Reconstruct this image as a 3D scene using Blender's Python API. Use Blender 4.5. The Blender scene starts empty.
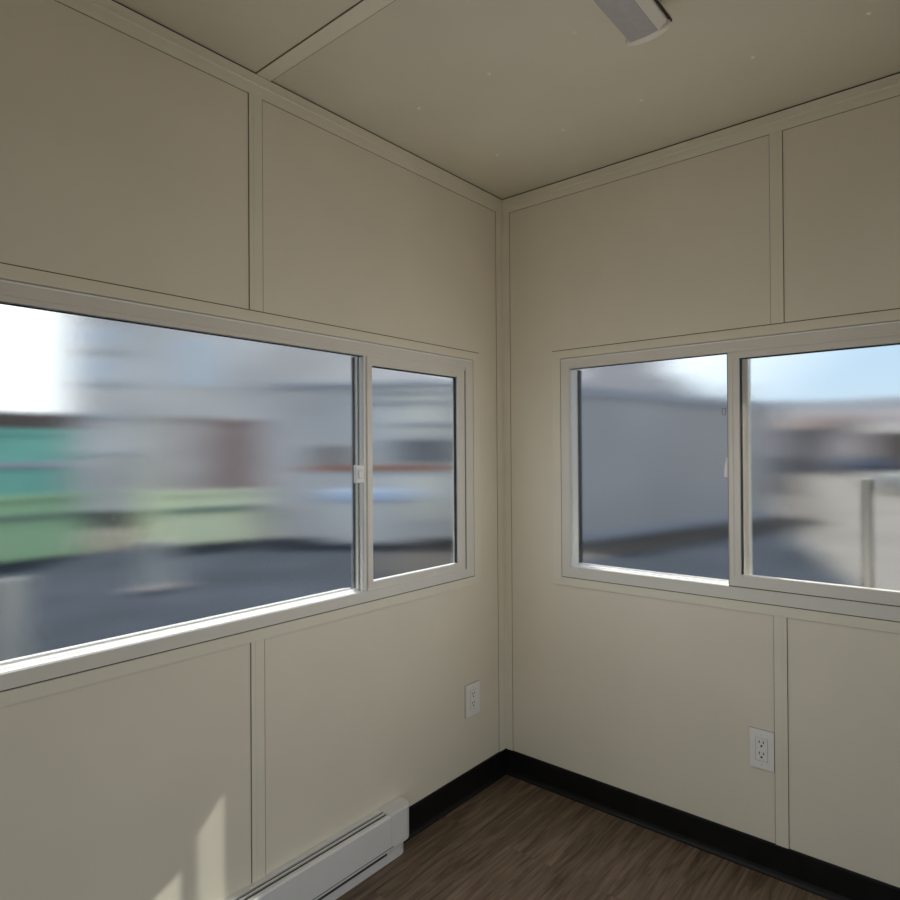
import bpy, bmesh, math, random
from mathutils import Vector, Matrix
random.seed(7)
sc = bpy.context.scene
COL = sc.collection

# ------------------------------------------------------------------ materials
def S(r, g, b):
    f = lambda c: (c/12.92 if c <= .04045 else ((c+.055)/1.055)**2.4)
    return (f(r/255), f(g/255), f(b/255), 1)

def mat(name, col, rough=.5, metal=0, noise=0, scale=20, bump=0, spec=.5, stretch=None):
    m = bpy.data.materials.new(name); m.use_nodes = True
    nt = m.node_tree; b = nt.nodes['Principled BSDF']
    b.inputs['Roughness'].default_value = rough; b.inputs['Metallic'].default_value = metal
    b.inputs['Specular IOR Level'].default_value = spec
    b.inputs['Base Color'].default_value = col
    if noise or bump:
        tc = nt.nodes.new('ShaderNodeTexCoord'); n = nt.nodes.new('ShaderNodeTexNoise')
        n.inputs['Scale'].default_value = scale; n.inputs['Detail'].default_value = 4
        mp = nt.nodes.new('ShaderNodeMapping'); nt.links.new(tc.outputs['Object'], mp.inputs['Vector'])
        if stretch: mp.inputs['Scale'].default_value = stretch
        nt.links.new(mp.outputs['Vector'], n.inputs['Vector'])
        if noise:
            r = nt.nodes.new('ShaderNodeValToRGB')
            r.color_ramp.elements[0].position = .3; r.color_ramp.elements[1].position = .7
            lo = [c*(1-noise) for c in col[:3]]+[1]; hi = [min(1, c*(1+noise)) for c in col[:3]]+[1]
            r.color_ramp.elements[0].color = lo; r.color_ramp.elements[1].color = hi
            nt.links.new(n.outputs['Fac'], r.inputs['Fac']); nt.links.new(r.outputs['Color'], b.inputs['Base Color'])
        if bump:
            bp = nt.nodes.new('ShaderNodeBump'); bp.inputs['Strength'].default_value = bump; bp.inputs['Distance'].default_value = .002
            nt.links.new(n.outputs['Fac'], bp.inputs['Height']); nt.links.new(bp.outputs['Normal'], b.inputs['Normal'])
    return m

WALLC = (.745, .686, .563, 1)
M = {}
M['wall'] = mat('wall_panel', WALLC, .42, noise=.03, scale=3, bump=.06)
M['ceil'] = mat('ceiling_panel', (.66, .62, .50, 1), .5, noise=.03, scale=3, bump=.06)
M['batten'] = mat('batten', (.752, .704, .578, 1), .4, noise=.03, scale=6)
M['joint'] = mat('joint_gap_shade', (.10, .085, .055, 1), .8)  # dark strips at trim joints paint the shadow of their gaps
M['joint2'] = mat('soft_joint', (.24, .21, .155, 1), .8)
M['seam'] = mat('dark_seam', (.03, .025, .018, 1), .8)
M['vinyl'] = mat('white_vinyl', (.70, .665, .605, 1), .35, noise=.02, scale=8)
M['sill'] = mat('white_sill_and_highlight', (.85, .85, .84, 1), .4, noise=.03, scale=30)
M['gasket'] = mat('black_gasket', (.012, .014, .02, 1), .6)
M['base'] = mat('black_cove_base', (.006, .006, .006, 1), .42, noise=.3, scale=14, spec=.25)
M['heater'] = mat('white_enamel', (.70, .69, .675, 1), .35, noise=.02, scale=10)
M['slot'] = mat('dark_slot', (.05, .05, .05, 1), .6)
M['plate'] = mat('white_plastic', (.82, .80, .76, 1), .35)
M['hole'] = mat('slot_hole', (.02, .018, .018, 1), .6)
M['screw'] = mat('painted_screw', (.95, .92, .84, 1), .3)
M['lens'] = mat('grey_lens', (.42, .385, .385, 1), .3, noise=.03, scale=60)
M['fixture'] = mat('fixture_white', (.78, .74, .66, 1), .4)
M['latch'] = mat('latch_plastic', (.80, .80, .78, 1), .3)

def floor_material():
    m = bpy.data.materials.new('vinyl_plank'); m.use_nodes = True
    nt = m.node_tree; N = nt.nodes; L = nt.links; b = N['Principled BSDF']
    tc = N.new('ShaderNodeTexCoord'); mp = N.new('ShaderNodeMapping')
    mp.inputs['Rotation'].default_value = (0, 0, math.pi/2); mp.inputs['Location'].default_value = (.35, .06, 0)
    L.new(tc.outputs['Object'], mp.inputs['Vector'])
    br = N.new('ShaderNodeTexBrick'); br.offset = .37
    br.inputs['Scale'].default_value = 1; br.inputs['Brick Width'].default_value = 1.22; br.inputs['Row Height'].default_value = .18
    br.inputs['Mortar Size'].default_value = .0012; br.inputs['Mortar Smooth'].default_value = .1
    br.inputs['Color1'].default_value = (0, 0, 0, 1); br.inputs['Color2'].default_value = (1, 1, 1, 1); br.inputs['Mortar'].default_value = (.5, .5, .5, 1)
    L.new(mp.outputs['Vector'], br.inputs['Vector'])
    gm = N.new('ShaderNodeMapping'); gm.inputs['Scale'].default_value = (34, 2.2, 1)
    L.new(tc.outputs['Object'], gm.inputs['Vector'])
    add = N.new('ShaderNodeVectorMath'); add.operation = 'ADD'
    L.new(gm.outputs['Vector'], add.inputs[0])
    mul = N.new('ShaderNodeVectorMath'); mul.operation = 'SCALE'; mul.inputs['Scale'].default_value = 9
    L.new(br.outputs['Color'], mul.inputs[0]); L.new(mul.outputs[0], add.inputs[1])
    g = N.new('ShaderNodeTexNoise'); g.inputs['Scale'].default_value = 1.6; g.inputs['Detail'].default_value = 7; g.inputs['Roughness'].default_value = .62; g.inputs['Distortion'].default_value = .9
    L.new(add.outputs[0], g.inputs['Vector'])
    r = N.new('ShaderNodeValToRGB'); e = r.color_ramp.elements
    e[0].position = .33; e[0].color = (.078, .051, .032, 1); e[1].position = .72; e[1].color = (.28, .205, .148, 1)
    k = e.new(.5); k.color = (.16, .113, .077, 1)
    L.new(g.outputs['Fac'], r.inputs['Fac'])
    hs = N.new('ShaderNodeMixRGB'); hs.blend_type = 'MULTIPLY'; hs.inputs['Fac'].default_value = .4
    L.new(r.outputs['Color'], hs.inputs['Color1'])
    vr = N.new('ShaderNodeValToRGB'); vr.color_ramp.elements[0].color = (.72, .72, .72, 1); vr.color_ramp.elements[1].color = (1, 1, 1, 1)
    L.new(br.outputs['Color'], vr.inputs['Fac']); L.new(vr.outputs['Color'], hs.inputs['Color2'])
    sm = N.new('ShaderNodeMixRGB'); sm.inputs['Color2'].default_value = (.05, .035, .025, 1)
    fm = N.new('ShaderNodeMath'); fm.operation = 'MULTIPLY'; fm.inputs[1].default_value = .35
    L.new(br.outputs['Fac'], fm.inputs[0]); L.new(fm.outputs[0], sm.inputs['Fac']); L.new(hs.outputs['Color'], sm.inputs['Color1'])
    L.new(sm.outputs['Color'], b.inputs['Base Color'])
    b.inputs['Roughness'].default_value = .5; b.inputs['Specular IOR Level'].default_value = .3
    bp = N.new('ShaderNodeBump'); bp.inputs['Strength'].default_value = .15; bp.inputs['Distance'].default_value = .001
    L.new(g.outputs['Fac'], bp.inputs['Height']); L.new(bp.outputs['Normal'], b.inputs['Normal'])
    return m
M['floor'] = floor_material()

def glass_material():
    """Finely streaked window film: every facet of its surface tilts a little, mostly sideways, so the yard behind is smeared."""
    m = bpy.data.materials.new('streaked_glass'); m.use_nodes = True
    nt = m.node_tree; N = nt.nodes; L = nt.links
    N.remove(N['Principled BSDF']); out = N['Material Output']
    geo = N.new('ShaderNodeNewGeometry')
    def wn(w):
        n = N.new('ShaderNodeTexWhiteNoise'); n.noise_dimensions = '4D'; n.inputs['W'].default_value = w
        L.new(geo.outputs['Position'], n.inputs['Vector']); return n.outputs['Value']
    def tri(a, b, k):
        s = N.new('ShaderNodeMath'); s.operation = 'ADD'; L.new(wn(a), s.inputs[0]); L.new(wn(b), s.inputs[1])
        d = N.new('ShaderNodeMath'); d.operation = 'SUBTRACT'; L.new(s.outputs[0], d.inputs[0]); d.inputs[1].default_value = 1
        e = N.new('ShaderNodeMath'); e.operation = 'MULTIPLY'; L.new(d.outputs[0], e.inputs[0]); e.inputs[1].default_value = k
        return e.outputs[0]
    cr = N.new('ShaderNodeVectorMath'); cr.operation = 'CROSS_PRODUCT'
    L.new(geo.outputs['Normal'], cr.inputs[0]); cr.inputs[1].default_value = (0, 0, 1)
    sh = N.new('ShaderNodeVectorMath'); sh.operation = 'SCALE'; L.new(cr.outputs[0], sh.inputs[0]); L.new(tri(1.3, 2.7, GLASS_H), sh.inputs['Scale'])
    cz = N.new('ShaderNodeCombineXYZ'); L.new(tri(3.9, 5.1, GLASS_V), cz.inputs['Z'])
    a1 = N.new('ShaderNodeVectorMath'); a1.operation = 'ADD'; L.new(geo.outputs['Normal'], a1.inputs[0]); L.new(sh.outputs[0], a1.inputs[1])
    a2 = N.new('ShaderNodeVectorMath'); a2.operation = 'ADD'; L.new(a1.outputs[0], a2.inputs[0]); L.new(cz.outputs[0], a2.inputs[1])
    no = N.new('ShaderNodeVectorMath'); no.operation = 'NORMALIZE'; L.new(a2.outputs[0], no.inputs[0])
    rf = N.new('ShaderNodeBsdfRefraction'); rf.inputs['IOR'].default_value = 1.3; rf.inputs['Roughness'].default_value = 0
    rf.inputs['Color'].default_value = (.97, .98, .985, 1)
    L.new(no.outputs[0], rf.inputs['Normal'])
    gl = N.new('ShaderNodeBsdfGlossy'); gl.inputs['Roughness'].default_value = .08
    mx = N.new('ShaderNodeMixShader'); mx.inputs['Fac'].default_value = .004
    L.new(rf.outputs[0], mx.inputs[1]); L.new(gl.outputs[0], mx.inputs[2])
    L.new(mx.outputs[0], out.inputs['Surface'])
    return m
GLASS_H, GLASS_V = .13, .018
M['glass'] = glass_material()

# ------------------------------------------------------------------ mesh helpers
ML = lambda n, u, z: (n, u, z)          # left wall: n = into the room (+x), u = along y
MR = lambda n, u, z: (u, -n, z)         # right wall: n = into the room (-y), u = along x
MI = lambda x, y, z: (x, y, z)

class MB:
    def __init__(s): s.bm = bmesh.new(); s.mats = []
    def mi(s, m):
        if m not in s.mats: s.mats.append(m)
        return s.mats.index(m)
    def prism(s, pts, quads, m, mp=MI):
        vs = [s.bm.verts.new(mp(*p)) for p in pts]
        i = s.mi(m)
        for q in quads:
            f = s.bm.faces.new([vs[k] for k in q]); f.material_index = i
    def box(s, x0, x1, y0, y1, z0, z1, m, mp=MI):
        p = [(x, y, z) for x in (x0, x1) for y in (y0, y1) for z in (z0, z1)]
        s.prism(p, [(0, 1, 3, 2), (4, 6, 7, 5), (0, 4, 5, 1), (2, 3, 7, 6), (0, 2, 6, 4), (1, 5, 7, 3)], m, mp)
    def ring(s, n0, n1, u0, u1, z0, z1, wl, wr, wb, wt, m, mp):
        """mitred picture-frame ring in the wall plane"""
        o = [(u0, z0), (u1, z0), (u1, z1), (u0, z1)]
        i = [(u0+wl, z0+wb), (u1-wr, z0+wb), (u1-wr, z1-wt), (u0+wl, z1-wt)]
        pts = [(n, a, b) for n in (n0, n1) for (a, b) in o+i]
        q = []
        for k in range(4):
            j = (k+1) % 4
            q += [(k, j, 4+j, 4+k), (8+k, 12+k, 12+j, 8+j), (k, 8+k, 8+j, j), (4+k, 4+j, 12+j, 12+k)]
        s.prism(pts, q, m, mp)
    def extrude(s, poly, axis, a, b, m, mp=MI):
        """poly: 2-D points; axis: index of the extruded coordinate"""
        def P(p, t):
            l = list(p); l.insert(axis, t); return tuple(l)
        n = len(poly)
        pts = [P(p, a) for p in poly]+[P(p, b) for p in poly]
        q = [tuple(range(n)), tuple(range(2*n-1, n-1, -1))]
        for k in range(n):
            j = (k+1) % n; q.append((k, n+k, n+j, j))
        s.prism(pts, q, m, mp)
    def cyl(s, c, r, h, m, axis='z', seg=16, r2=None):
        r2 = r if r2 is None else r2
        pts = []
        for (t, rr) in ((0, r), (h, r2)):
            for k in range(seg):
                a = 2*math.pi*k/seg; u, v = rr*math.cos(a), rr*math.sin(a)
                d = {'z': (u, v, t), 'x': (t, u, v), 'y': (u, t, v)}[axis]
                pts.append((c[0]+d[0], c[1]+d[1], c[2]+d[2]))
        q = [tuple(range(seg-1, -1, -1)), tuple(range(seg, 2*seg))]
        for k in range(seg):
            j = (k+1) % seg; q.append((k, j, seg+j, seg+k))
        s.prism(pts, q, m)
    def build(s, name, parent=None, bevel=0, smooth=False, seg=2):
        bmesh.ops.recalc_face_normals(s.bm, faces=s.bm.faces)
        me = bpy.data.meshes.new(name); s.bm.to_mesh(me); s.bm.free()
        for m in s.mats: me.materials.append(m)
        o = bpy.data.objects.new(name, me); COL.objects.link(o)
        if parent: o.parent = parent; o.matrix_parent_inverse = parent.matrix_basis.inverted()
        if bevel:
            b = o.modifiers.new('edge', 'BEVEL'); b.width = bevel; b.segments = seg; b.limit_method = 'ANGLE'; b.harden_normals = False
        if smooth:
            for p in me.polygons: p.use_smooth = True
        return o

def empty(name, loc=(0, 0, 0)):
    o = bpy.data.objects.new(name, None); o.location = loc; o.empty_display_size = .1; COL.objects.link(o); return o
def tag(o, label, cat, group=None, kind=None):
    o['label'] = label; o['category'] = cat
    if group: o['group'] = group
    if kind: o['kind'] = kind
    return o
def struct(o, label, cat): return tag(o, label, cat, None, 'structure')

# ------------------------------------------------------------------ room shell
H = 2.44; X1 = 3.0; Y1 = -4.0; TH = .10
WL = dict(u0=-2.313, u1=-.213, z0=.867, z1=1.731)     # left window, frame outer
WR = dict(u0=.284, u1=1.70, z0=.867, z1=1.731)        # right window, frame outer

def wall_with_hole(name, mp, ua, ub, w, label):
    b = MB()
    for (a, c, z0, z1) in ((ua, w['u0'], 0, H), (w['u1'], ub, 0, H), (w['u0'], w['u1'], 0, w['z0']), (w['u0'], w['u1'], w['z1'], H)):
        b.box(-TH, 0, a, c, z0, z1, M['wall'], mp)
    return struct(b.build(name), label, 'wall')
wall_with_hole('wall_left', ML, Y1, TH, WL, 'beige panelled wall holding the wide smeared window')
wall_with_hole('wall_right', MR, 0, X1, WR, 'beige panelled wall holding the sliding window with blue sky')
b = MB()
DX0, DX1, DZ = 1.35, 2.55, 2.1  # unseen doorway opening, added to let light in
for (x0, x1, z0, z1) in ((-TH, DX0, 0, H), (DX1, X1, 0, H), (DX0, DX1, DZ, H)):
    b.box(x0, x1, Y1-TH, Y1, z0, z1, M['wall'])
struct(b.build('wall_back'), 'beige wall with an unseen doorway opening added for light behind the viewer', 'wall')
b = MB()
RY0, RY1, RZ0, RZ1 = -3.3, -1.2, .15, 1.35  # unseen low opening, placed and sized for the light
for (y0, y1, z0, z1) in ((Y1, RY0, 0, H), (RY1, TH, 0, H), (RY0, RY1, 0, RZ0), (RY0, RY1, RZ1, H)):
    b.box(X1, X1+TH, y0, y1, z0, z1, M['wall'])
struct(b.build('wall_rear'), 'beige wall with an unseen opening added for light beside the viewer', 'wall')
b = MB(); b.box(-TH, X1+TH, Y1-TH, TH, -.05, 0, M['floor'])
struct(b.build('floor'), 'dark brown wood-look plank floor', 'floor')
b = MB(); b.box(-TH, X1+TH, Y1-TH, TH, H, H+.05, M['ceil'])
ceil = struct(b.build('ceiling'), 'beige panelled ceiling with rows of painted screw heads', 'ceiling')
sb = MB(); pts = []
for k, (x, y) in enumerate([(.23, -.767), (.507, -.770), (.783, -.772), (1.06, -.770), (.231, -.351), (.505, -.354), (.781, -.354), (1.10, -.357), (1.369, -.357),
                            (.23, -1.08), (.507, -1.08), (.783, -1.08)][:9]):
    s = MB(); s.cyl((x, y, H), .0055, -.003, M['screw'], seg=12, r2=.003); s.build('screw_head', ceil, smooth=False)

# battens, corner and cornice trims -----------------------------------------
def batten(n, mp, u0, u1, z0, z1, label, near='lo', t=.0035):
    b = MB(); b.box(0, t, u0, u1, z0, z1, M['batten'], mp)
    b.box(t, t+.0006, u0+.013, u1-.013, z0, z1, M['batten'], mp)      # moulded rib
    # painted joint shadow: wider on the side towards the room, a hairline on the far side
    if near == 'lo': b.box(0, .001, u0-.0017, u0, z0, z1, M['joint'], mp); b.box(t-.001, t+.0002, u1-.0012, u1+.0002, z0, z1, M['joint2'], mp)
    else: b.box(0, .001, u1, u1+.0017, z0, z1, M['joint'], mp); b.box(t-.001, t+.0002, u0-.0002, u0+.001, z0, z1, M['joint2'], mp)
    return struct(b.build('trim_%d' % n), label, 'trim')
CT = 2.377
batten(1, ML, -1.224, -1.181, 1.766, CT, 'vertical beige batten above the wide left-hand window')
batten(2, ML, -1.225, -1.182, .103, .832, 'vertical beige batten below the wide left-hand window, beside the sunlit streak')
batten(3, MR, 1.054, 1.092, 1.766, CT, 'vertical beige batten above the window showing blue sky', 'hi')
batten(4, MR, 1.054, 1.092, .103, .832, 'vertical beige batten below the window showing blue sky, touching the outlet', 'hi')
# corner post: an L of two strips with moulded lines
b = MB()
b.box(0, .004, -.046, 0, .103, CT, M['batten']); b.box(0, .039, -.004, 0, .103, CT, M['batten'])
b.box(.004, .0052, -.032, -.013, .103, CT, M['batten']); b.box(.013, .027, -.0052, -.004, .103, CT, M['batten'])
b.box(.0, .001, -.0475, -.046, .103, CT, M['joint2']); b.box(.039, .0405, -.001, 0, .103, CT, M['joint2'])
struct(b.build('trim_5'), 'beige vertical corner moulding where the two walls meet', 'trim')
# cornices: stepped strips
def cornice(n, mp, ua, ub, label):
    b = MB()
    b.extrude([(0, CT), (.003, CT), (.0045, CT+.014), (.005, CT+.030), (.0075, CT+.032), (.0075, CT+.046), (.009, H-.0045), (0, H-.0045)], 1, ua, ub, M['batten'], mp)
    b.box(0, .001, ua, ub, CT-.0016, CT, M['joint2'], mp)
    b.box(0, .0075, ua, ub, H-.0045, H, M['seam'], mp)
    return struct(b.build('trim_%d' % n), label, 'trim')
cornice(6, ML, Y1, 0, 'beige cornice strip along the top of the left-hand wall')
cornice(7, MR, 0, X1, 'beige cornice strip along the top of the right-hand wall')
b = MB(); b.box(.008, X1, -1.203, -1.155, H-.003, H, M['batten']); b.box(.008, X1, -1.2055, -1.203, H-.001, H, M['joint']); b.box(.008, X1, -1.156, -1.1545, H-.0032, H-.002, M['joint2'])
struct(b.build('trim_8'), 'beige batten crossing the ceiling panels', 'trim')

# cove base ---------------------------------------------------------------------
def cove(name, mp, ua, ub, label):
    b = MB()
    b.extrude([(0, 0), (.016, 0), (.0155, .004), (.009, .011), (.006, .020), (.0055, .098), (.003, .103), (0, .103)], 1, ua, ub, M['base'], mp)
    return struct(b.build(name), label, 'baseboard')
cove('baseboard_left', ML, -.66, 0, 'black cove base between the heater and the corner')
cove('baseboard_right', MR, 0, X1, 'black cove base along the wall with the duplex outlet')

# ------------------------------------------------------------------ windows
def etched(b, n, mp, u, z, w, h, m):
    b.ring(n, n+.0006, u-w/2, u+w/2, z-h/2, z+h/2, .0012, .0012, .0012, .0012, m, mp)

def casing(mp, w, parent):
    b = MB(); c = .035
    b.ring(0, .005, w['u0']-c-.004, w['u1']+c+.007, w['z0']-c, w['z1']+c-.003, c+.002, c+.005, c-.003, c-.004, M['batten'], mp)
    b.ring(0, .0012, w['u0']-c-.0055, w['u1']+c+.008, w['z0']-c-.0012, w['z1']+c+.0002, .01, .01, .01, .01, M['joint'], mp)
    b.ring(0, .0030, w['u0']-.002, w['u1']+.002, w['z0']-.0030, w['z1']-.002, .01, .01, .01, .01, M['joint'], mp)
    b.box(.003, .0056, w['u0'], w['u1'], w['z1']-.0065, w['z1']-.002, M['sill'], mp)  # brighter strip paints the bevel's highlight along the frame top
    b.build('casing', parent, bevel=.0006)

# ---- left window ----
win = empty('window_1', (0, -1.26, .867))
struct(win, 'wide white sliding window whose panes show green and teal containers', 'window')
w = WL
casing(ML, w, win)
b = MB()
# outer frame ring, full depth; its bottom member is the flat ledge
b.ring(-.066, -.018, w['u0'], w['u1'], w['z0'], w['z1'], .045, .045, .033, .012, M['vinyl'], ML)
b.ring(-.018, .004, w['u0'], w['u1'], w['z0'], w['z1']-.003, .045, .045, .033, .031, M['vinyl'], ML)
b.ring(-.018, .0015, w['u0']+.045, w['u1']-.045, w['z0']+.033, w['z1']-.034, .0002, .0002, .0002, .0125, M['vinyl'], ML)
b.build('window_frame', win, bevel=.0015)
zb = w['z0']+.033       # .900 ledge
sill = MB()
sill.box(-.102, -.0105, w['u0']+.02, -.7955, zb-.004, zb+.0006, M['sill'], ML)
sill.box(-.040, -.037, w['u0']+.02, -.80, zb, zb+.0015, M['sill'], ML)
sill.box(-.074, -.068, w['u0']+.02, -.80, zb, zb+.006, M['sill'], ML)
sill.build('sill_track', win)
# small sash
b = MB()
su0, su1, sz0, sz1 = -.795, -.2595, .899, 1.6965
b.ring(-.0245, -.0015, su0, su1, sz0, sz1, .037, .049, .028, .041, M['vinyl'], ML)
b.ring(-.0015, .0005, su0+.015, su1-.015, sz0+.012, sz1-.012, .022, .034, .016, .029, M['vinyl'], ML)
b.ring(-.0012, .0003, su0+.0105, su1+.0006, sz0-.0012, sz1+.0006, .0002, .0012, .0022, .0006, M['joint'], ML)
b.build('sash', win, bevel=.001)
b = MB()      # fixed meeting post behind the sash stile
b.box(-.064, -.032, -.795, -.762, zb, 1.700, M['vinyl'], ML)
b.box(-.031, -.030, -.797, -.795, zb, 1.690, M['joint'], ML)
b.build('meeting_post', win)
b = MB()      # rubber seals: against the post, along the head, round the small pane
b.box(-.058, -.047, -.7975, -.795, zb+.006, 1.684, M['gasket'], ML)
b.box(-.0185, -.0135, w['u0']+.045, -.7955, 1.6815, 1.6845, M['gasket'], ML)
b.box(-.0185, -.0085, -.3105, -.308, .930, 1.6555, M['gasket'], ML)
b.box(-.024, -.0085, -.757, -.308, 1.6530, 1.6555, M['gasket'], ML)
b.build('gasket', win)
b = MB(); b.box(-.0255, -.009, -.757, -.309, .921, .9285, M['sill'], ML); b.build('glazing_bead', win)
b = MB(); b.box(-.0095, -.0055, w['u0']+.035, -.790, zb-.006, 1.690, M['glass'], ML); b.build('pane', win)
b = MB(); b.box(-.0080, -.0040, su0+.030, su1-.0420, sz0+.0220, sz1-.036, M['glass'], ML); b.build('pane', win)
b = MB(); etched(b, -.0038, ML, -.327, 1.609, .013, .017, M['joint']); b.build('etched_mark', win)
# latch
lt = MB()
lt.box(-.0045, .010, -.840, -.804, 1.262, 1.322, M['latch'], ML)
la = lt.build('latch', win, bevel=.004, seg=3)
lv = MB(); lv.extrude([(.008, 1.275), (.018, 1.280), (.016, 1.300), (.008, 1.312)], 1, -.832, -.816, M['latch'], ML); lv.build('lever', la, bevel=.002)

# ---- right window ----
win2 = empty('window_2', (1.0, 0, .867))
struct(win2, 'white sliding window whose panes show a long grey container and blue sky', 'window')
w = WR
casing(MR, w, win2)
b = MB()
b.ring(-.066, -.018, w['u0'], w['u1'], w['z0'], w['z1'], .038, .036, .041, .012, M['vinyl'], MR)
b.ring(-.018, .004, w['u0'], w['u1'], w['z0'], w['z1']-.003, .036, .036, .041, .031, M['vinyl'], MR)
b.ring(-.018, .0015, w['u0']+.036, w['u1']-.036, w['z0']+.041, w['z1']-.034, .003, .0002, .0002, .008, M['vinyl'], MR)
b.build('window_frame', win2, bevel=.0015)
zb2 = w['z0']+.041      # .908
sill = MB()
sill.box(-.102, -.0105, w['u0']+.03, .914, zb2-.004, zb2+.0006, M['sill'], MR)
sill.box(-.040, -.037, w['u0']+.03, .914, zb2, zb2+.0025, M['sill'], MR)
sill.box(-.074, -.068, w['u0']+.03, .914, zb2, zb2+.006, M['sill'], MR)
sill.build('sill_track', win2)
b = MB()
ru0, ru1, rz0, rz1 = .9165, 1.662, .9085, 1.697
b.ring(-.030, -.0015, ru0, ru1, rz0, rz1, .039, .045, .041, .030, M['vinyl'], MR)
b.ring(-.0015, .0005, ru0+.008, ru1-.012, rz0+.012, rz1-.010, .010, .033, .026, .018, M['vinyl'], MR)
b.ring(-.0014, .0002, ru0+.001, ru1, rz0-.001, rz1, .001, .001, .0035, .001, M['joint'], MR)
b.build('sash', win2, bevel=.0012)
b = MB()
b.box(-.082, -.045, .938, .9700, zb2, 1.690, M['vinyl'], MR)
b.box(-.048, -.044, .9695, .9718, zb2, 1.690, M['sill'], MR)
b.build('meeting_post', win2)
b = MB()
b.box(-.028, -.012, .9555, .9580, .950, 1.664, M['gasket'], MR)
b.box(-.024, -.0085, .9555, ru1-.045, 1.6640, 1.6670, M['gasket'], MR)
b.box(-.0185, -.0135, w['u0']+.04, .914, 1.6860, 1.6890, M['gasket'], MR)
b.box(-.090, -.064, .3225, .3250, zb2+.006, 1.690, M['gasket'], MR)
b.build('gasket', win2)
b = MB(); b.box(-.022, -.009, .9555, ru1-.045, .944, .9485, M['sill'], MR); b.build('glazing_bead', win2)
b = MB(); b.box(-.0095, -.0055, w['u0']+.028, .922, zb2-.006, 1.695, M['glass'], MR); b.build('pane', win2)
b = MB(); b.box(-.0080, -.0040, .949, ru1-.040, .943, 1.672, M['glass'], MR); b.build('pane', win2)
b = MB(); etched(b, -.0052, MR, .905, 1.492, .012, .022, M['joint']); b.build('etched_mark', win2)
lt = MB()
lt.extrude([(.9165, 1.270), (.904, 1.273), (.906, 1.309), (.913, 1.339), (.9165, 1.339)], 0, -.016, -.001, M['latch'], MR)
lt.build('latch', win2, bevel=.002)

# ------------------------------------------------------------------ outlets
def outlet(mp, n0, u0, u1, z0, z1, label):
    t = empty('wall_outlet', mp(0, (u0+u1)/2, z0)); tag(t, label, 'outlet', 'wall outlets')
    uc, zc = (u0+u1)/2, (z0+z1)/2
    b = MB(); b.box(0, .006, u0, u1, z0, z1, M['plate'], mp); b.box(0, .0009, u0-.0016, u1+.0016, z0-.0018, z1+.0012, M['joint'], mp)
    b.build('cover_plate', t, bevel=.002, seg=3)
    b = MB(); b.ring(.006, .0063, uc-.0185, uc+.0185, zc-.037, zc+.037, .0008, .0008, .0008, .0008, M['joint2'], mp)
    b.box(.006, .0078, uc-.0172, uc+.0172, zc-.0355, zc+.0355, M['plate'], mp)
    face = b.build('receptacle', t, bevel=.0008)
    for dz in (.018, -.018):
        b = MB()
        for s in (-1, 1): b.box(.0070, .0083, uc+s*.0062-.0013, uc+s*.0062+.0013, zc+dz+.002, zc+dz+.0105, M['hole'], mp)
        c = mp(.0076, uc, zc+dz-.0065)
        b.extrude([(uc+.0032*math.cos(a*math.pi/6), zc+dz-.0060+.0034*math.sin(a*math.pi/6)) for a in range(12)], 0, .0070, .0083, M['hole'], mp)
        b.build('socket', face)
    for dz in (.048, -.048):
        b = MB(); b.extrude([(uc+.0028*math.cos(a*math.pi/6), zc+dz+.0028*math.sin(a*math.pi/6)) for a in range(12)], 0, .0055, .0070, M['latch'], mp)
        b.box(.0070, .0072, uc-.0022, uc+.0022, zc+dz-.0004, zc+dz+.0004, M['hole'], mp)
        b.build('screw', t)
    return t
outlet(ML, 0, -.2715, -.184, .316, .440, 'white duplex outlet on the wall with the wide window, near the corner')
outlet(MR, 0, .979, 1.0525, .332, .456, 'white duplex outlet tight against the vertical batten, below the window showing sky')

# ------------------------------------------------------------------ baseboard heater
ht = empty('baseboard_heater', (0, -1.25, 0))
tag(ht, 'long white electric baseboard heater on the floor below the wide window', 'heater')
def plan(d, end, r, y0, inset=0):
    p = [(.001, y0), (d, y0)]
    for k in range(9):
        a = k/8*math.pi/2
        p.append((d-r+r*math.cos(a), end-r+r*math.sin(a)))
    p.append((.001, end)); return p
YH0 = -2.05
b = MB(); b.extrude(plan(.054, -.655, .036, YH0), 2, 0, .050, M['heater']); b.build('base', ht, bevel=.0015)
b = MB(); b.extrude([(.001, .048), (.066, .048), (.0655, .155), (.062, .1595), (.050, .1605), (.050, .153), (.020, .153), (.020, .1600), (.001, .1600)], 1, YH0, -.745, M['heater']); b.build('housing', ht, bevel=.001)
b = MB(); b.extrude(plan(.066, -.637, .040, -.745), 2, .048, .161, M['heater']); b.build('end_cap', ht, bevel=.003, seg=3)
b = MB(); b.extrude([(p[0]*.86+.004, p[1]-.004) for p in plan(.062, -.643, .036, -.74)][1:-1], 2, .161, .162, M['heater']); b.build('end_cap_lid', ht, bevel=.0008)
b = MB(); b.box(.0205, .0495, YH0, -.747, .1525, .1540, M['slot']); b.build('outlet_slot', ht)
b = MB(); b.box(.031, .037, YH0, -.747, .154, .1595, M['heater']); b.build('louvre', ht, bevel=.0008)
b = MB(); b.box(.053, .0552, YH0, -.755, .031, .0385, M['slot']); b.build('intake_slot', ht)
b = MB(); b.box(.0655, .0668, YH0, -.735, .0555, .0575, M['joint']); b.build('panel_crease', ht)

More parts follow.
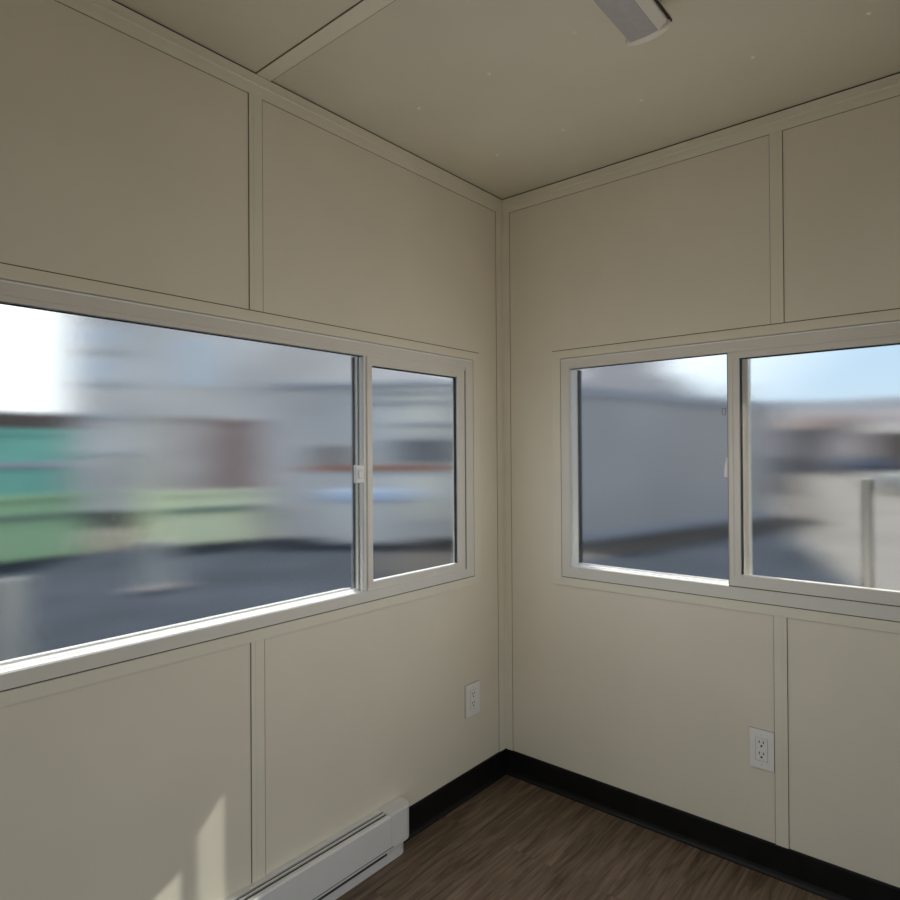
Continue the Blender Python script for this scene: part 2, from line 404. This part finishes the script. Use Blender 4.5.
# ------------------------------------------------------------------ ceiling light
fx = empty('ceiling_light', (.95, -1.3, H))
tag(fx, 'long white strip ceiling light with grey lens, switched off', 'light')
FY = -.735
b = MB(); b.extrude([(.930, H), (.908, 2.392), (.912, 2.376), (.925, 2.370), (.990, 2.370), (1.012, 2.381), (1.018, 2.393), (.990, H)], 1, -1.95, FY+.008, M['fixture']); b.build('housing', fx, bevel=.002)
b = MB(); b.extrude([(.914, 2.378), (.918, 2.369), (.955, 2.3665), (.988, 2.369), (.993, 2.378)], 1, -1.95, FY-.006, M['lens']); b.build('lens', fx)
b = MB(); b.extrude([(.903, FY-.006), (.908, FY+.008), (.93, FY+.018), (.958, FY+.022), (.985, FY+.019), (1.010, FY+.009), (1.020, FY-.006)], 2, 2.368, 2.402, M['fixture']); b.build('end_cap', fx, bevel=.006, seg=3)
b = MB(); b.box(1.0145, 1.0185, -1.95, FY+.006, 2.383, 2.389, M['seam']); b.build('side_seam', fx)

# ------------------------------------------------------------------ outside
ZG = -.2
def grad_mat(name, col, rough=.8, noise=.15, scale=1.5, stretch=(1, 1, 1), spec=.2): return mat(name, col, rough, noise=noise, scale=scale, stretch=stretch, spec=spec)
M['asphalt'] = grad_mat('asphalt', (.092, .088, .084, 1), .9, .2, .6, spec=0)
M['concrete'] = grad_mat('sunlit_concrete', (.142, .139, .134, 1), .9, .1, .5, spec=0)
M['tarmac'] = grad_mat('shade_dark_tarmac', (.035, .042, .054, 1), .9, .2, .7, spec=0)  # darker than the asphalt: ground shade put into the colour
M['gravel'] = grad_mat('grey_gravel', (.054, .053, .054, 1), .9, .12, .8, spec=0)
M['cgrey'] = grad_mat('grey_container_paint', (.46, .44, .435, 1), .55, .14, .8, (1, 1, .5))
M['cgreyd'] = grad_mat('grey_container_rail', (.36, .37, .41, 1), .6, .1)
M['teal'] = grad_mat('teal_paint', (.28, .62, .50, 1), .6, .15, 1)
M['green'] = grad_mat('green_paint', (.48, .70, .42, 1), .6, .12, 1)
M['green2'] = grad_mat('pale_green_paint', (.93, .97, .66, 1), .6, .06, 1)
M['dkgreen'] = grad_mat('dark_green_rib', (.24, .34, .26, 1), .7)  # darker green of the skips' rib
M['tan'] = grad_mat('weathered_boards', (.64, .56, .52, 1), .8, .15, 2)
M['rust'] = grad_mat('rusty_brown', (.42, .28, .25, 1), .8, .2, 2)
M['brown'] = grad_mat('dark_brown_boards', (.16, .125, .11, 1), .8, .2, 2)
M['pale'] = grad_mat('pale_concrete', (.50, .50, .48, 1), .8, .1, 3)
M['ware'] = grad_mat('pale_blue_grey_cladding', (.66, .63, .625, 1), .7, .22, .35, (1, 1, 2))
M['ware2'] = grad_mat('blue_grey_seam', (.50, .52, .57, 1), .7)
M['pblue'] = grad_mat('light_blue_glazing', (.66, .71, .80, 1), .3, .05)
M['shop'] = grad_mat('grey_render', (.74, .72, .70, 1), .8, .12, 1)
M['cream'] = grad_mat('cream_panel', (.97, .90, .76, 1), .7, .05, 2)
M['dark'] = grad_mat('dark_grey_glazing', (.13, .135, .15, 1), .4, .1)
M['orange'] = grad_mat('orange_stripe', (.42, .20, .13, 1), .6, .1)
M['mauve'] = grad_mat('mauve_grey_cladding', (.56, .53, .54, 1), .7, .08, .3)
M['tarp'] = grad_mat('pale_blue_sheet', (.62, .72, .90, 1), .6, .12, 2)
M['hill'] = grad_mat('far_hill', (.10, .115, .14, 1), 1, .15, .02)
M['haze'] = grad_mat('hazy_slope', (.26, .29, .34, 1), 1, .12, .02)
M['scrub'] = grad_mat('scrub', (.115, .11, .12, 1), 1, .3, .12)
M['leaf'] = grad_mat('conifer_needles', (.035, .075, .065, 1), .9, .4, 6)
M['bark'] = grad_mat('bark', (.09, .07, .055, 1), .9, .3, 8)
M['red'] = grad_mat('dull_red', (.09, .066, .064, 1), .7, .1)
M['rtree'] = grad_mat('rust_foliage', (.26, .15, .10, 1), .9, .3, 4)
M['navy'] = grad_mat('navy_car_paint', (.09, .12, .18, 1), .4, .1)
M['steel'] = grad_mat('galvanised_steel', (.34, .34, .34, 1), .5, .1)
M['steeld'] = grad_mat('dark_steel', (.12, .12, .12, 1), .5, .1)
M['whitep'] = grad_mat('white_paint', (.52, .52, .51, 1), .5, .05)
M['tyre'] = grad_mat('tyre', (.02, .02, .022, 1), .8, .1)

b = MB(); b.box(-90, 60, -40, 95, ZG-.2, ZG, M['asphalt'])
struct(b.build('ground'), 'dark blue-grey asphalt yard outside the windows', 'ground')
b = MB(); b.extrude([(2.2, 1.2), (.46, 6.2), (-.98, 10.3), (-1.3, 14.9), (-5.8, 36), (-9.6, 62), (-4.4, 62), (1, 36), (12, 22), (16, 14), (16, 1.2)], 2, ZG, ZG+.02, M['concrete'])  # near edge follows a shadow's edge, drawn as a change of paving
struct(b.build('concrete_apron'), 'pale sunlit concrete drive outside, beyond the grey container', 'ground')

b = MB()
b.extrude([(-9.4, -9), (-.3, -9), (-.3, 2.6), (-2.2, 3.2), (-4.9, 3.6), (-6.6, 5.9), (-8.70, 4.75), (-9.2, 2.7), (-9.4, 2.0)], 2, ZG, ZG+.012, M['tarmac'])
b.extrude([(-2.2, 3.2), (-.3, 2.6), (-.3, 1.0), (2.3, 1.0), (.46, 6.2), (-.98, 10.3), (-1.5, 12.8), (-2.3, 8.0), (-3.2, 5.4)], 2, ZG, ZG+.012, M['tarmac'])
struct(b.build('tarmac_shade'), 'blue-grey tarmac darkened with painted shade, between the room and the green skips', 'ground')
b = MB(); b.extrude([(-5.9, 6.8), (-6.6, 5.9), (-4.9, 3.6), (-2.2, 3.2), (-3.2, 5.4), (-4.3, 6.9)], 2, ZG, ZG+.015, M['gravel'])
struct(b.build('gravel_strip'), 'mid grey gravel strip in front of the grey workshop', 'ground')

def frame_at(p, q):
    """local axes for a thing whose front runs from p to q on the ground: u along the front, v to the back (away from the room), z up"""
    d = Vector((q[0]-p[0], q[1]-p[1], 0)); L = d.length; d.normalize(); nrm = Vector((-d.y, d.x, 0))
    def mp(u, v, z): r = Vector((p[0], p[1], 0))+d*u+nrm*v; return (r.x, r.y, z)
    return mp, L

# grey shipping container beside the drive
mp, L = frame_at((-3.94, 7.40), (-2.40, 14.63))
sc_ = empty('shipping_container', mp(L/2, 1.2, ZG)); tag(sc_, 'long pale grey corrugated shipping container outside the window with blue sky', 'container')
b = MB(); prof = []
n = int(L/.28); u = .12
poly = [(.12, .07)]
while u < L-.40:
    poly += [(u, .02), (u+.10, .02), (u+.14, .07), (u+.24, .07)]; u += .28
poly += [(L-.12, .05), (L-.12, 2.40), (.12, 2.40)]
poly = poly[1:]
b.extrude(poly, 2, ZG+.16, ZG+2.60, M['cgrey'], lambda u, v, z: mp(u, v, z)); b.build('corrugated_body', sc_)
for (z0, z1, nm) in ((ZG, ZG+.17, 'bottom_rail'), (ZG+2.56, ZG+2.72, 'top_rail')):
    b = MB(); b.box(0, L, 0, 2.43, z0, z1, M['cgreyd'], mp); b.build(nm, sc_)
for (a, c, v0, v1) in ((0, .14, 0, .15), (L-.14, L, 0, .15), (0, .14, 2.28, 2.43), (L-.14, L, 2.28, 2.43)):
    b = MB(); b.box(a, c, v0, v1, ZG+.17, ZG+2.56, M['cgreyd'], mp); b.build('corner_post', sc_)

def skip(name, p, q, depth, z0, z1, m, label, cat, rib=None, ribm=None, lid=None, group=None):
    mp, L = frame_at(p, q)
    t = empty(name, mp(L/2, depth/2, z0)); tag(t, label, cat, group)
    b = MB(); b.box(0, L, 0, depth, z0, z1, m, mp)
    k = max(2, int(L/.45))
    for i in range(k+1):
        u = i*(L-.06)/k; b.box(u, u+.06, -.03, 0, z0+.04, z1-.08, m, mp)
    b.build('body', t)
    b = MB(); b.box(-.03, L+.03, -.05, depth+.03, z1-.08, z1, m, mp); b.build('rim', t)
    if rib:
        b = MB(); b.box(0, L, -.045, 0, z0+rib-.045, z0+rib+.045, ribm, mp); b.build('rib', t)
    if lid:
        b = MB(); b.box(-.05, L+.05, -.06, depth+.05, z1, z1+lid[0], lid[1], mp); b.build('lid', t)
    return t
skip('metal_skip', (-9.75, -2.6), (-9.51, 1.78), 1.7, ZG, ZG+.98, M['green'], 'mid green metal skip on the ground with the teal container on top', 'skip', .64, M['dkgreen'], None, 'green skips in the yard')
skip('teal_container', (-9.72, -2.5), (-9.51, 1.62), 1.6, ZG+.98, ZG+1.98, M['teal'], 'teal steel container with brown lid, stacked on a green skip', 'container', .45, M['ware2'], (.24, M['brown']))
skip('metal_skip', (-9.20, 2.90), (-8.78, 4.52), 1.6, ZG, ZG+.95, M['green2'], 'pale green metal skip on the ground with brown crates on top', 'skip', .60, M['dkgreen'], None, 'green skips in the yard')
skip('storage_crate', (-9.18, 2.92), (-8.97, 3.80), 1.5, ZG+.95, ZG+2.26, M['tan'], 'greyish tan crate stacked on the pale green skip', 'crate')
skip('storage_crate', (-8.90, 3.86), (-8.74, 4.49), 1.5, ZG+.95, ZG+2.20, M['rust'], 'red-brown crate beside the tan one on the pale green skip', 'crate')

# pale bollard and concrete block in the yard
bo = empty('marker_post', (-3.09, -.95, ZG)); tag(bo, 'pale flat concrete marker post at the lower edge of the wide pane', 'post')
b = MB(); b.box(-3.10, -3.06, -1.03, -.90, ZG, .60, M['pale']); b.build('post', bo, bevel=.02)
b = MB(); b.box(-3.14, -3.02, -1.05, -.88, ZG, ZG+.08, M['pale']); b.build('footing', bo, bevel=.02)
bl = empty('concrete_block', (-5.8, 1.24, ZG)); tag(bl, 'pale upright concrete block standing in front of the pale green skip', 'block')
b = MB(); b.box(-5.84, -5.78, 1.10, 1.40, ZG+.05, ZG+.58, M['pale']); b.build('block', bl, bevel=.03)
b = MB(); b.box(-5.90, -5.72, 1.06, 1.44, ZG, ZG+.05, M['tan']); b.build('slab', bl, bevel=.015)

# blue-grey warehouse behind the crates
mp, L = frame_at((-18.3, 4.53), (-9.7, 11.8))
wh = empty('warehouse', mp(L/2, 2, ZG)); tag(wh, 'tall pale blue-grey warehouse behind the stacked crates', 'building')
b = MB(); b.box(0, L, 0, 5, ZG, 6.4, M['ware'], mp); b.build('wall', wh)
for z in (1.35, 2.4, 3.3, 4.2):
    b = MB(); b.box(.1, 1.9, -.04, 0, z, z+.10, M['ware2'], mp); b.build('seam', wh)
for (u0, u1, z0, z1) in ((.35, 1.5, 3.5, 4.1), (.35, 1.4, 4.45, 5.0), (3.2, 4.3, 3.3, 4.6), (2.2, 2.7, 1.5, 2.2)):
    b = MB(); b.box(u0, u1, -.05, 0, z0, z1, M['pblue'], mp); b.build('window', wh)
b = MB(); b.box(-.1, L+.1, -.12, 5.1, 6.4, 6.6, M['ware2'], mp); b.build('roof', wh)

# low grey workshop seen through the end of the wide pane and the small sash
mp, L = frame_at((-8.75, 4.80), (-5.85, 6.95))
K = L/(470-268)
U = lambda px: (px-268)*K
ws = empty('workshop', mp(L/2, 1.5, ZG)); tag(ws, 'grey workshop with cream panels, dark windows and an orange stripe', 'building')
b = MB(); b.box(0, L, 0, .8, ZG, 2.62, M['shop'], mp); b.build('wall', ws)
b = MB(); b.box(-.01, U(356), -.03, 0, ZG, 2.61, M['ware'], mp); b.build('side_panel', ws)
for (p0, p1, z0, z1) in ((415, 450, 1.72, 2.58), (415, 450, .12, .93)):
    b = MB(); b.box(U(p0), U(p1), -.06, 0, z0, z1, M['cream'], mp); b.build('cream_panel', ws)
b = MB(); b.box(U(396), U(462), -.04, 0, 1.20, 1.62, M['dark'], mp); b.build('window_band', ws)
b = MB(); b.box(U(316), U(352), -.06, 0, 1.16, 1.52, M['brown'], mp); b.build('shutter', ws)
b = MB(); b.box(U(304), U(462), -.07, 0, 1.05, 1.15, M['orange'], mp); b.build('stripe', ws)
for z in (2.28, 2.46): 
    b = MB(); b.box(U(374), U(455), -.075, 0, z, z+.05, M['cgreyd'], mp); b.build('fascia_band', ws)
b = MB(); b.box(U(406), U(456), -.10, 0, 1.86, 1.93, M['cgreyd'], mp); b.build('awning', ws)
b = MB(); b.box(-.06, L+.02, -.1, .85, 2.62, 2.70, M['ware2'], mp); b.build('roof', ws)
sh = empty('sheeted_stack', mp(U(375), -.55, ZG)); tag(sh, 'low stack under a pale blue sheet in front of the grey workshop', 'stack')
b = MB(); b.box(U(334), U(424), -.85, -.35, ZG+.72, ZG+.94, M['tarp'], mp); b.build('sheet', sh, bevel=.05, seg=3)
b = MB(); b.box(U(336), U(422), -.82, -.38, ZG, ZG+.72, M['shop'], mp); b.build('load', sh, bevel=.02)

# mauve warehouse rising behind the grey container
mp, L = frame_at((-11.6, 19.3), (-8.12, 22.29))
mw = empty('warehouse', mp(L/2, 2, ZG)); tag(mw, 'plain mauve-grey warehouse rising behind the long grey container', 'building')
b = MB(); b.box(.95, L, 0, 5, ZG, 6.6, M['mauve'], mp); b.build('wall', mw)
b = MB(); b.box(0, .95, .6, 5, ZG, 4.3, M['pblue'], mp); b.build('annex', mw)
b = MB(); b.box(.85, L+.1, -.1, 5.1, 6.6, 6.8, M['cgreyd'], mp); b.build('roof', mw)

# conifer
def crown(parent, c, r, z0, z1, m, cards=260, cone=True):
    b = MB(); rnd = random.Random(3); i = b.mi(m)
    for k in range(cards):
        t = rnd.random(); z = z0+(z1-z0)*t
        rr = r*((1-t)**.8 if cone else math.sqrt(max(.05, 1-(2*t-1)**2)))*math.sqrt(rnd.random()); a = rnd.uniform(0, 6.283)
        p = Vector((c[0]+rr*math.cos(a), c[1]+rr*math.sin(a), z)); s = rnd.uniform(.12, .26)
        d = Vector((math.cos(a), math.sin(a), rnd.uniform(-.5, .3))).normalized(); e = d.cross(Vector((0, 0, 1))).normalized()
        vs = [b.bm.verts.new(v) for v in (p-e*s*.5-d*s*.3, p+e*s*.5-d*s*.3, p+d*s)]
        b.bm.faces.new(vs).material_index = i
    return b.build('foliage', parent)
cf = empty('conifer', (-8.09, 31.48, ZG)); tag(cf, 'small dark green conifer behind the long grey container', 'tree')
b = MB(); b.cyl((-8.09, 31.48, ZG), .14, 3.6, M['bark'], r2=.05); b.build('trunk', cf)
crown(cf, (-8.09, 31.48), .95, .6, 4.75, M['leaf'], 900)

# hills and scrub
def ridge(name, d, pts, m, label):
    """a rounded bank: crest heights given against bearing (degrees from +y, negative towards -x)"""
    b = MB(); rows = []
    for (az, h) in pts:
        a = math.radians(az); dx, dy = math.sin(a), math.cos(a)
        rows.append([(1.6+dx*(d+k*d*.35), -2.2+dy*(d+k*d*.35), z) for (k, z) in ((0, ZG), (.35, h*.62), (.7, h*.93), (1, h), (1.6, h*.5))])
    vs = [[b.bm.verts.new(p) for p in r] for r in rows]; i = b.mi(m)
    for r in range(len(vs)-1):
        for k in range(4): b.bm.faces.new([vs[r][k], vs[r+1][k], vs[r+1][k+1], vs[r][k+1]]).material_index = i
    return struct(b.build(name, smooth=True), label, 'hill')
def dense(p, k=6):
    o = []
    for (a, b_) in zip(p, p[1:]):
        for j in range(k):
            t = j/k; t2 = t*t*(3-2*t); o.append((a[0]+(b_[0]-a[0])*t, a[1]+(b_[1]-a[1])*t2))
    return o+[p[-1]]
ridge('hills', 150, dense([(-100, 9), (-72, 10), (-60, 16), (-40, 24), (-27, 28), (-21.5, 25), (-17.5, 17.2), (-15, 15.8), (-9, 15.2), (-5, 15.3), (4, 15.5), (12, 16), (40, 13)]), M['hill'], 'far blue-grey hills along the horizon')
ridge('scrub_bank', 70, dense([(-80, 3), (-45, 4), (-20, 5), (-12, 6.7), (-6, 6.4), (2, 6.4), (20, 5)]), M['scrub'], 'mauve-grey scrub bank below the far hills')

# small things along the drive
sd = empty('shed', (-8.3, 48, ZG)); tag(sd, 'distant grey shed with a dull red roof beyond the drive', 'building')
b = MB(); b.box(-9.4, -7.3, 47.5, 50, ZG, 2.9, M['scrub']); b.build('wall', sd)
b = MB(); b.extrude([(47.3, 2.9), (48.75, 3.7), (50.2, 2.9)], 0, -9.5, -7.2, M['red']); b.build('roof', sd)
rt = empty('rust_tree', (-6.22, 50, ZG)); tag(rt, 'distant rust-coloured tree beyond the drive', 'tree')
b = MB(); b.cyl((-6.22, 50, ZG), .12, 3.0, M['bark'], r2=.06); b.build('trunk', rt)
crown(rt, (-6.22, 50), .65, 2.3, 3.9, M['rtree'], 700, False)
bs = empty('barn', (-2.6, 54.5, ZG)); tag(bs, 'distant dark brown barn at the edge of the drive', 'building')
b = MB(); b.box(-5.0, .5, 52.5, 58, ZG, 2.6, M['brown']); b.build('wall', bs)
b = MB(); b.extrude([(52.2, 2.6), (55.2, 3.5), (58.3, 2.6)], 0, -5.3, .8, M['steeld']); b.build('roof', bs)
CX = 1.5
cr = empty('parked_car', (-6.0+CX, 44, ZG)); tag(cr, 'distant dark navy car parked on the drive', 'car')
b = MB(); b.extrude([(-7.2, .1), (-4.3, .1), (-4.2, .5), (-4.9, .62), (-5.3, 1.0), (-6.5, 1.02), (-6.9, .64), (-7.25, .56)], 1, 43.2, 44.9, M['navy'], lambda a, y, z: (a+CX, y, z)); b.build('body', cr, bevel=.06)
for (x, y) in ((-6.6, 43.2), (-4.8, 43.2), (-6.6, 44.7), (-4.8, 44.7)):
    b = MB(); b.cyl((x+CX, y-.02, ZG+.33), .33, .2, M['tyre'], 'y'); b.build('wheel', cr)
skip('rust_skip', (-4.9, 23.0), (-4.0, 23.7), 1.1, ZG, ZG+.7, M['red'], 'faded red skip on the drive past the end of the grey container', 'skip')
skip('dark_container', (-9.3, 41.0), (-8.2, 41.7), 2.0, ZG, ZG+1.2, M['steeld'], 'dark grey container at the far side of the drive', 'container')
fb = empty('flatbed_trailer', (-.6, 25.2, ZG)); tag(fb, 'low white flatbed trailer parked on the concrete drive', 'trailer')
b = MB(); b.box(-1.6, 1.4, 24.6, 26.0, ZG+.35, ZG+.75, M['whitep']); b.build('deck', fb, bevel=.03)
for x in (-1.1, .8):
    b = MB(); b.cyl((x, 24.55, ZG+.27), .27, 1.4, M['tyre'], 'y'); b.build('wheel', fb)
sp = empty('steel_post', (1.277, .26, ZG)); tag(sp, 'slim grey steel post standing just outside the pane that shows blue sky', 'post')
b = MB(); b.box(1.2655, 1.2885, .25, .28, ZG, 1.265, M['whitep']); b.build('post', sp, bevel=.002)
for x0, x1 in ((1.2625, 1.2655), (1.2885, 1.2910)):
    b = MB(); b.box(x0, x1, .247, .283, ZG, 1.262, M['steeld']); b.build('flange', sp)
b = MB(); b.box(1.24, 1.314, .23, .30, ZG, ZG+.012, M['steeld']); b.build('foot_plate', sp)

# ------------------------------------------------------------------ sky, sun and lamps
SUN_AZ = Vector((-1.6, 1.0, 0)).normalized(); ELEV = math.radians(58); GLOW = math.radians(45)
wd = bpy.data.worlds.new('sky'); sc.world = wd; wd.use_nodes = True
nt = wd.node_tree; N = nt.nodes; L_ = nt.links; bg = N['Background']
tc = N.new('ShaderNodeTexCoord'); sx = N.new('ShaderNodeSeparateXYZ'); L_.new(tc.outputs['Generated'], sx.inputs[0])
ra = N.new('ShaderNodeValToRGB'); e = ra.color_ramp.elements
e[0].position = 0; e[0].color = (.74, .86, .93, 1); e[1].position = 1; e[1].color = (.80, .85, .92, 1)
for (p, c) in ((.09, (.61, .80, .96, 1)), (.2, (.52, .755, .99, 1)), (.45, (.72, .82, .95, 1))): k = e.new(p); k.color = c
L_.new(sx.outputs['Z'], ra.inputs['Fac'])
dt = N.new('ShaderNodeVectorMath'); dt.operation = 'DOT_PRODUCT'; L_.new(tc.outputs['Generated'], dt.inputs[0])
sd_ = SUN_AZ*math.cos(ELEV)+Vector((0, 0, math.sin(ELEV))); dt.inputs[1].default_value = SUN_AZ*math.cos(GLOW)+Vector((0, 0, math.sin(GLOW)))
rg = N.new('ShaderNodeValToRGB'); e = rg.color_ramp.elements
e[0].position = .535; e[0].color = (0, 0, 0, 1); e[1].position = .98; e[1].color = (1, 1, 1, 1); k = e.new(.65); k.color = (.5, .5, .5, 1)
L_.new(dt.outputs['Value'], rg.inputs['Fac'])
mx = N.new('ShaderNodeMixRGB'); mx.inputs['Color2'].default_value = (1.7, 1.7, 1.65, 1)
L_.new(rg.outputs['Color'], mx.inputs['Fac']); L_.new(ra.outputs['Color'], mx.inputs['Color1'])
L_.new(mx.outputs['Color'], bg.inputs['Color']); bg.inputs['Strength'].default_value = 1.0

def lamp(name, kind, loc, target, energy, col=(1, 1, 1), **kw):
    l = bpy.data.lights.new(name, kind); l.energy = energy; l.color = col
    for k, v in kw.items(): setattr(l, k, v)
    o = bpy.data.objects.new(name, l); COL.objects.link(o); o.location = loc
    o.rotation_euler = (Vector(target)-Vector(loc)).to_track_quat('-Z', 'Y').to_euler()
    return o
lamp('sun', 'SUN', tuple(sd_*30), (0, 0, 0), 8, (1, .95, .86), angle=math.radians(.6))
# unseen fill lamps added outside the two openings made behind the viewer
lamp('doorway_fill', 'AREA', ((DX0+DX1)/2, Y1-.3, .75), ((DX0+DX1)/2-.4, 0, .35), 1.9, (1, 1, 1), shape='RECTANGLE', size=1.1, size_y=1.2, spread=math.radians(95))
lamp('side_opening_fill', 'AREA', (X1+.25, (RY0+RY1)/2, .75), (0, (RY0+RY1)/2+.5, .4), 3.0, (1, 1, 1), shape='RECTANGLE', size=2.0, size_y=1.1, spread=math.radians(95))
# lamps added inside the two visible windows to strengthen their daylight
lamp('wide_window_fill', 'AREA', (.03, -1.08, 1.29), (3, -1.08, 1.29), 1.2, (1, .975, .94), shape='RECTANGLE', size=1.6, size_y=.76)
lamp('end_window_fill', 'AREA', (.88, -.03, 1.29), (.88, -3, 1.29), 1.7, (1, .975, .94), shape='RECTANGLE', size=1.0, size_y=.76)
# unseen soft fill lamp added mid-room to even out the walls
lamp('room_fill', 'POINT', (.85, -.85, 1.25), (0, 0, 0), 5.1, (1, .98, .955), shadow_soft_size=.34)
# unseen narrow lamps added indoors as reflected-sun shafts on the wall above the heater
BD = Vector((-.72, -.695, -.66)).normalized()
def shaft(s0, s1, ztop, zbot, power):
    q = Vector((0, (s0+s1)/2, (ztop+zbot)/2)); p = q-BD*1.75
    l = bpy.data.lights.new('shaft_lamp', 'AREA'); l.shape = 'RECTANGLE'; l.spread = math.radians(.9)
    up = Vector((0, 0, 1)); up = (up-BD*up.dot(BD)).normalized(); rt = BD.cross(up).normalized()
    l.size = abs(s1-s0)*abs(rt.y-BD.y*rt.x/BD.x)**-1; l.size_y = (ztop-zbot)*up.z
    l.energy = power*l.size*l.size_y; l.color = (.97, 1, .93)
    o = bpy.data.objects.new('shaft_lamp', l); COL.objects.link(o)
    o.matrix_world = Matrix(((rt.x, up.x, -BD.x, p.x), (rt.y, up.y, -BD.y, p.y), (rt.z, up.z, -BD.z, p.z), (0, 0, 0, 1)))
SH = 1.35
shaft(-1.334, -1.309, .432, -.1, SH); shaft(-1.359, -1.334, .407, -.1, SH); shaft(-1.384, -1.359, .380, -.1, SH)
shaft(-1.500, -1.432, .275, -.1, SH*1.3)

# ------------------------------------------------------------------ camera
cd = bpy.data.cameras.new('camera'); cam = bpy.data.objects.new('camera', cd); COL.objects.link(cam)
cd.sensor_fit = 'HORIZONTAL'; cd.sensor_width = 36; cd.lens = 25.59; cd.clip_start = .02; cd.clip_end = 600
yaw, pitch, roll = -.7013, .0057, -.0066
f = Vector((math.cos(pitch)*math.sin(yaw), math.cos(pitch)*math.cos(yaw), math.sin(pitch)))
r = Vector((math.cos(yaw), -math.sin(yaw), 0)); u = r.cross(f)
c_, s_ = math.cos(roll), math.sin(roll)
r2, u2 = r*c_+u*s_, u*c_-r*s_
cam.matrix_world = Matrix(((r2.x, u2.x, -f.x, 1.5888), (r2.y, u2.y, -f.y, -2.2348), (r2.z, u2.z, -f.z, 1.3569), (0, 0, 0, 1)))
sc.camera = cam

sc.view_settings.view_transform = 'Standard'; sc.view_settings.look = 'None'
sc.view_settings.exposure = 0; sc.view_settings.gamma = 1
cy = sc.cycles
cy.max_bounces = 12; cy.transmission_bounces = 8; cy.diffuse_bounces = 6; cy.glossy_bounces = 3; cy.transparent_max_bounces = 8
cy.caustics_refractive = True; cy.caustics_reflective = False; cy.use_denoising = True
cy.use_light_tree = False; cy.sample_clamp_indirect = 6; cy.blur_glossy = 0
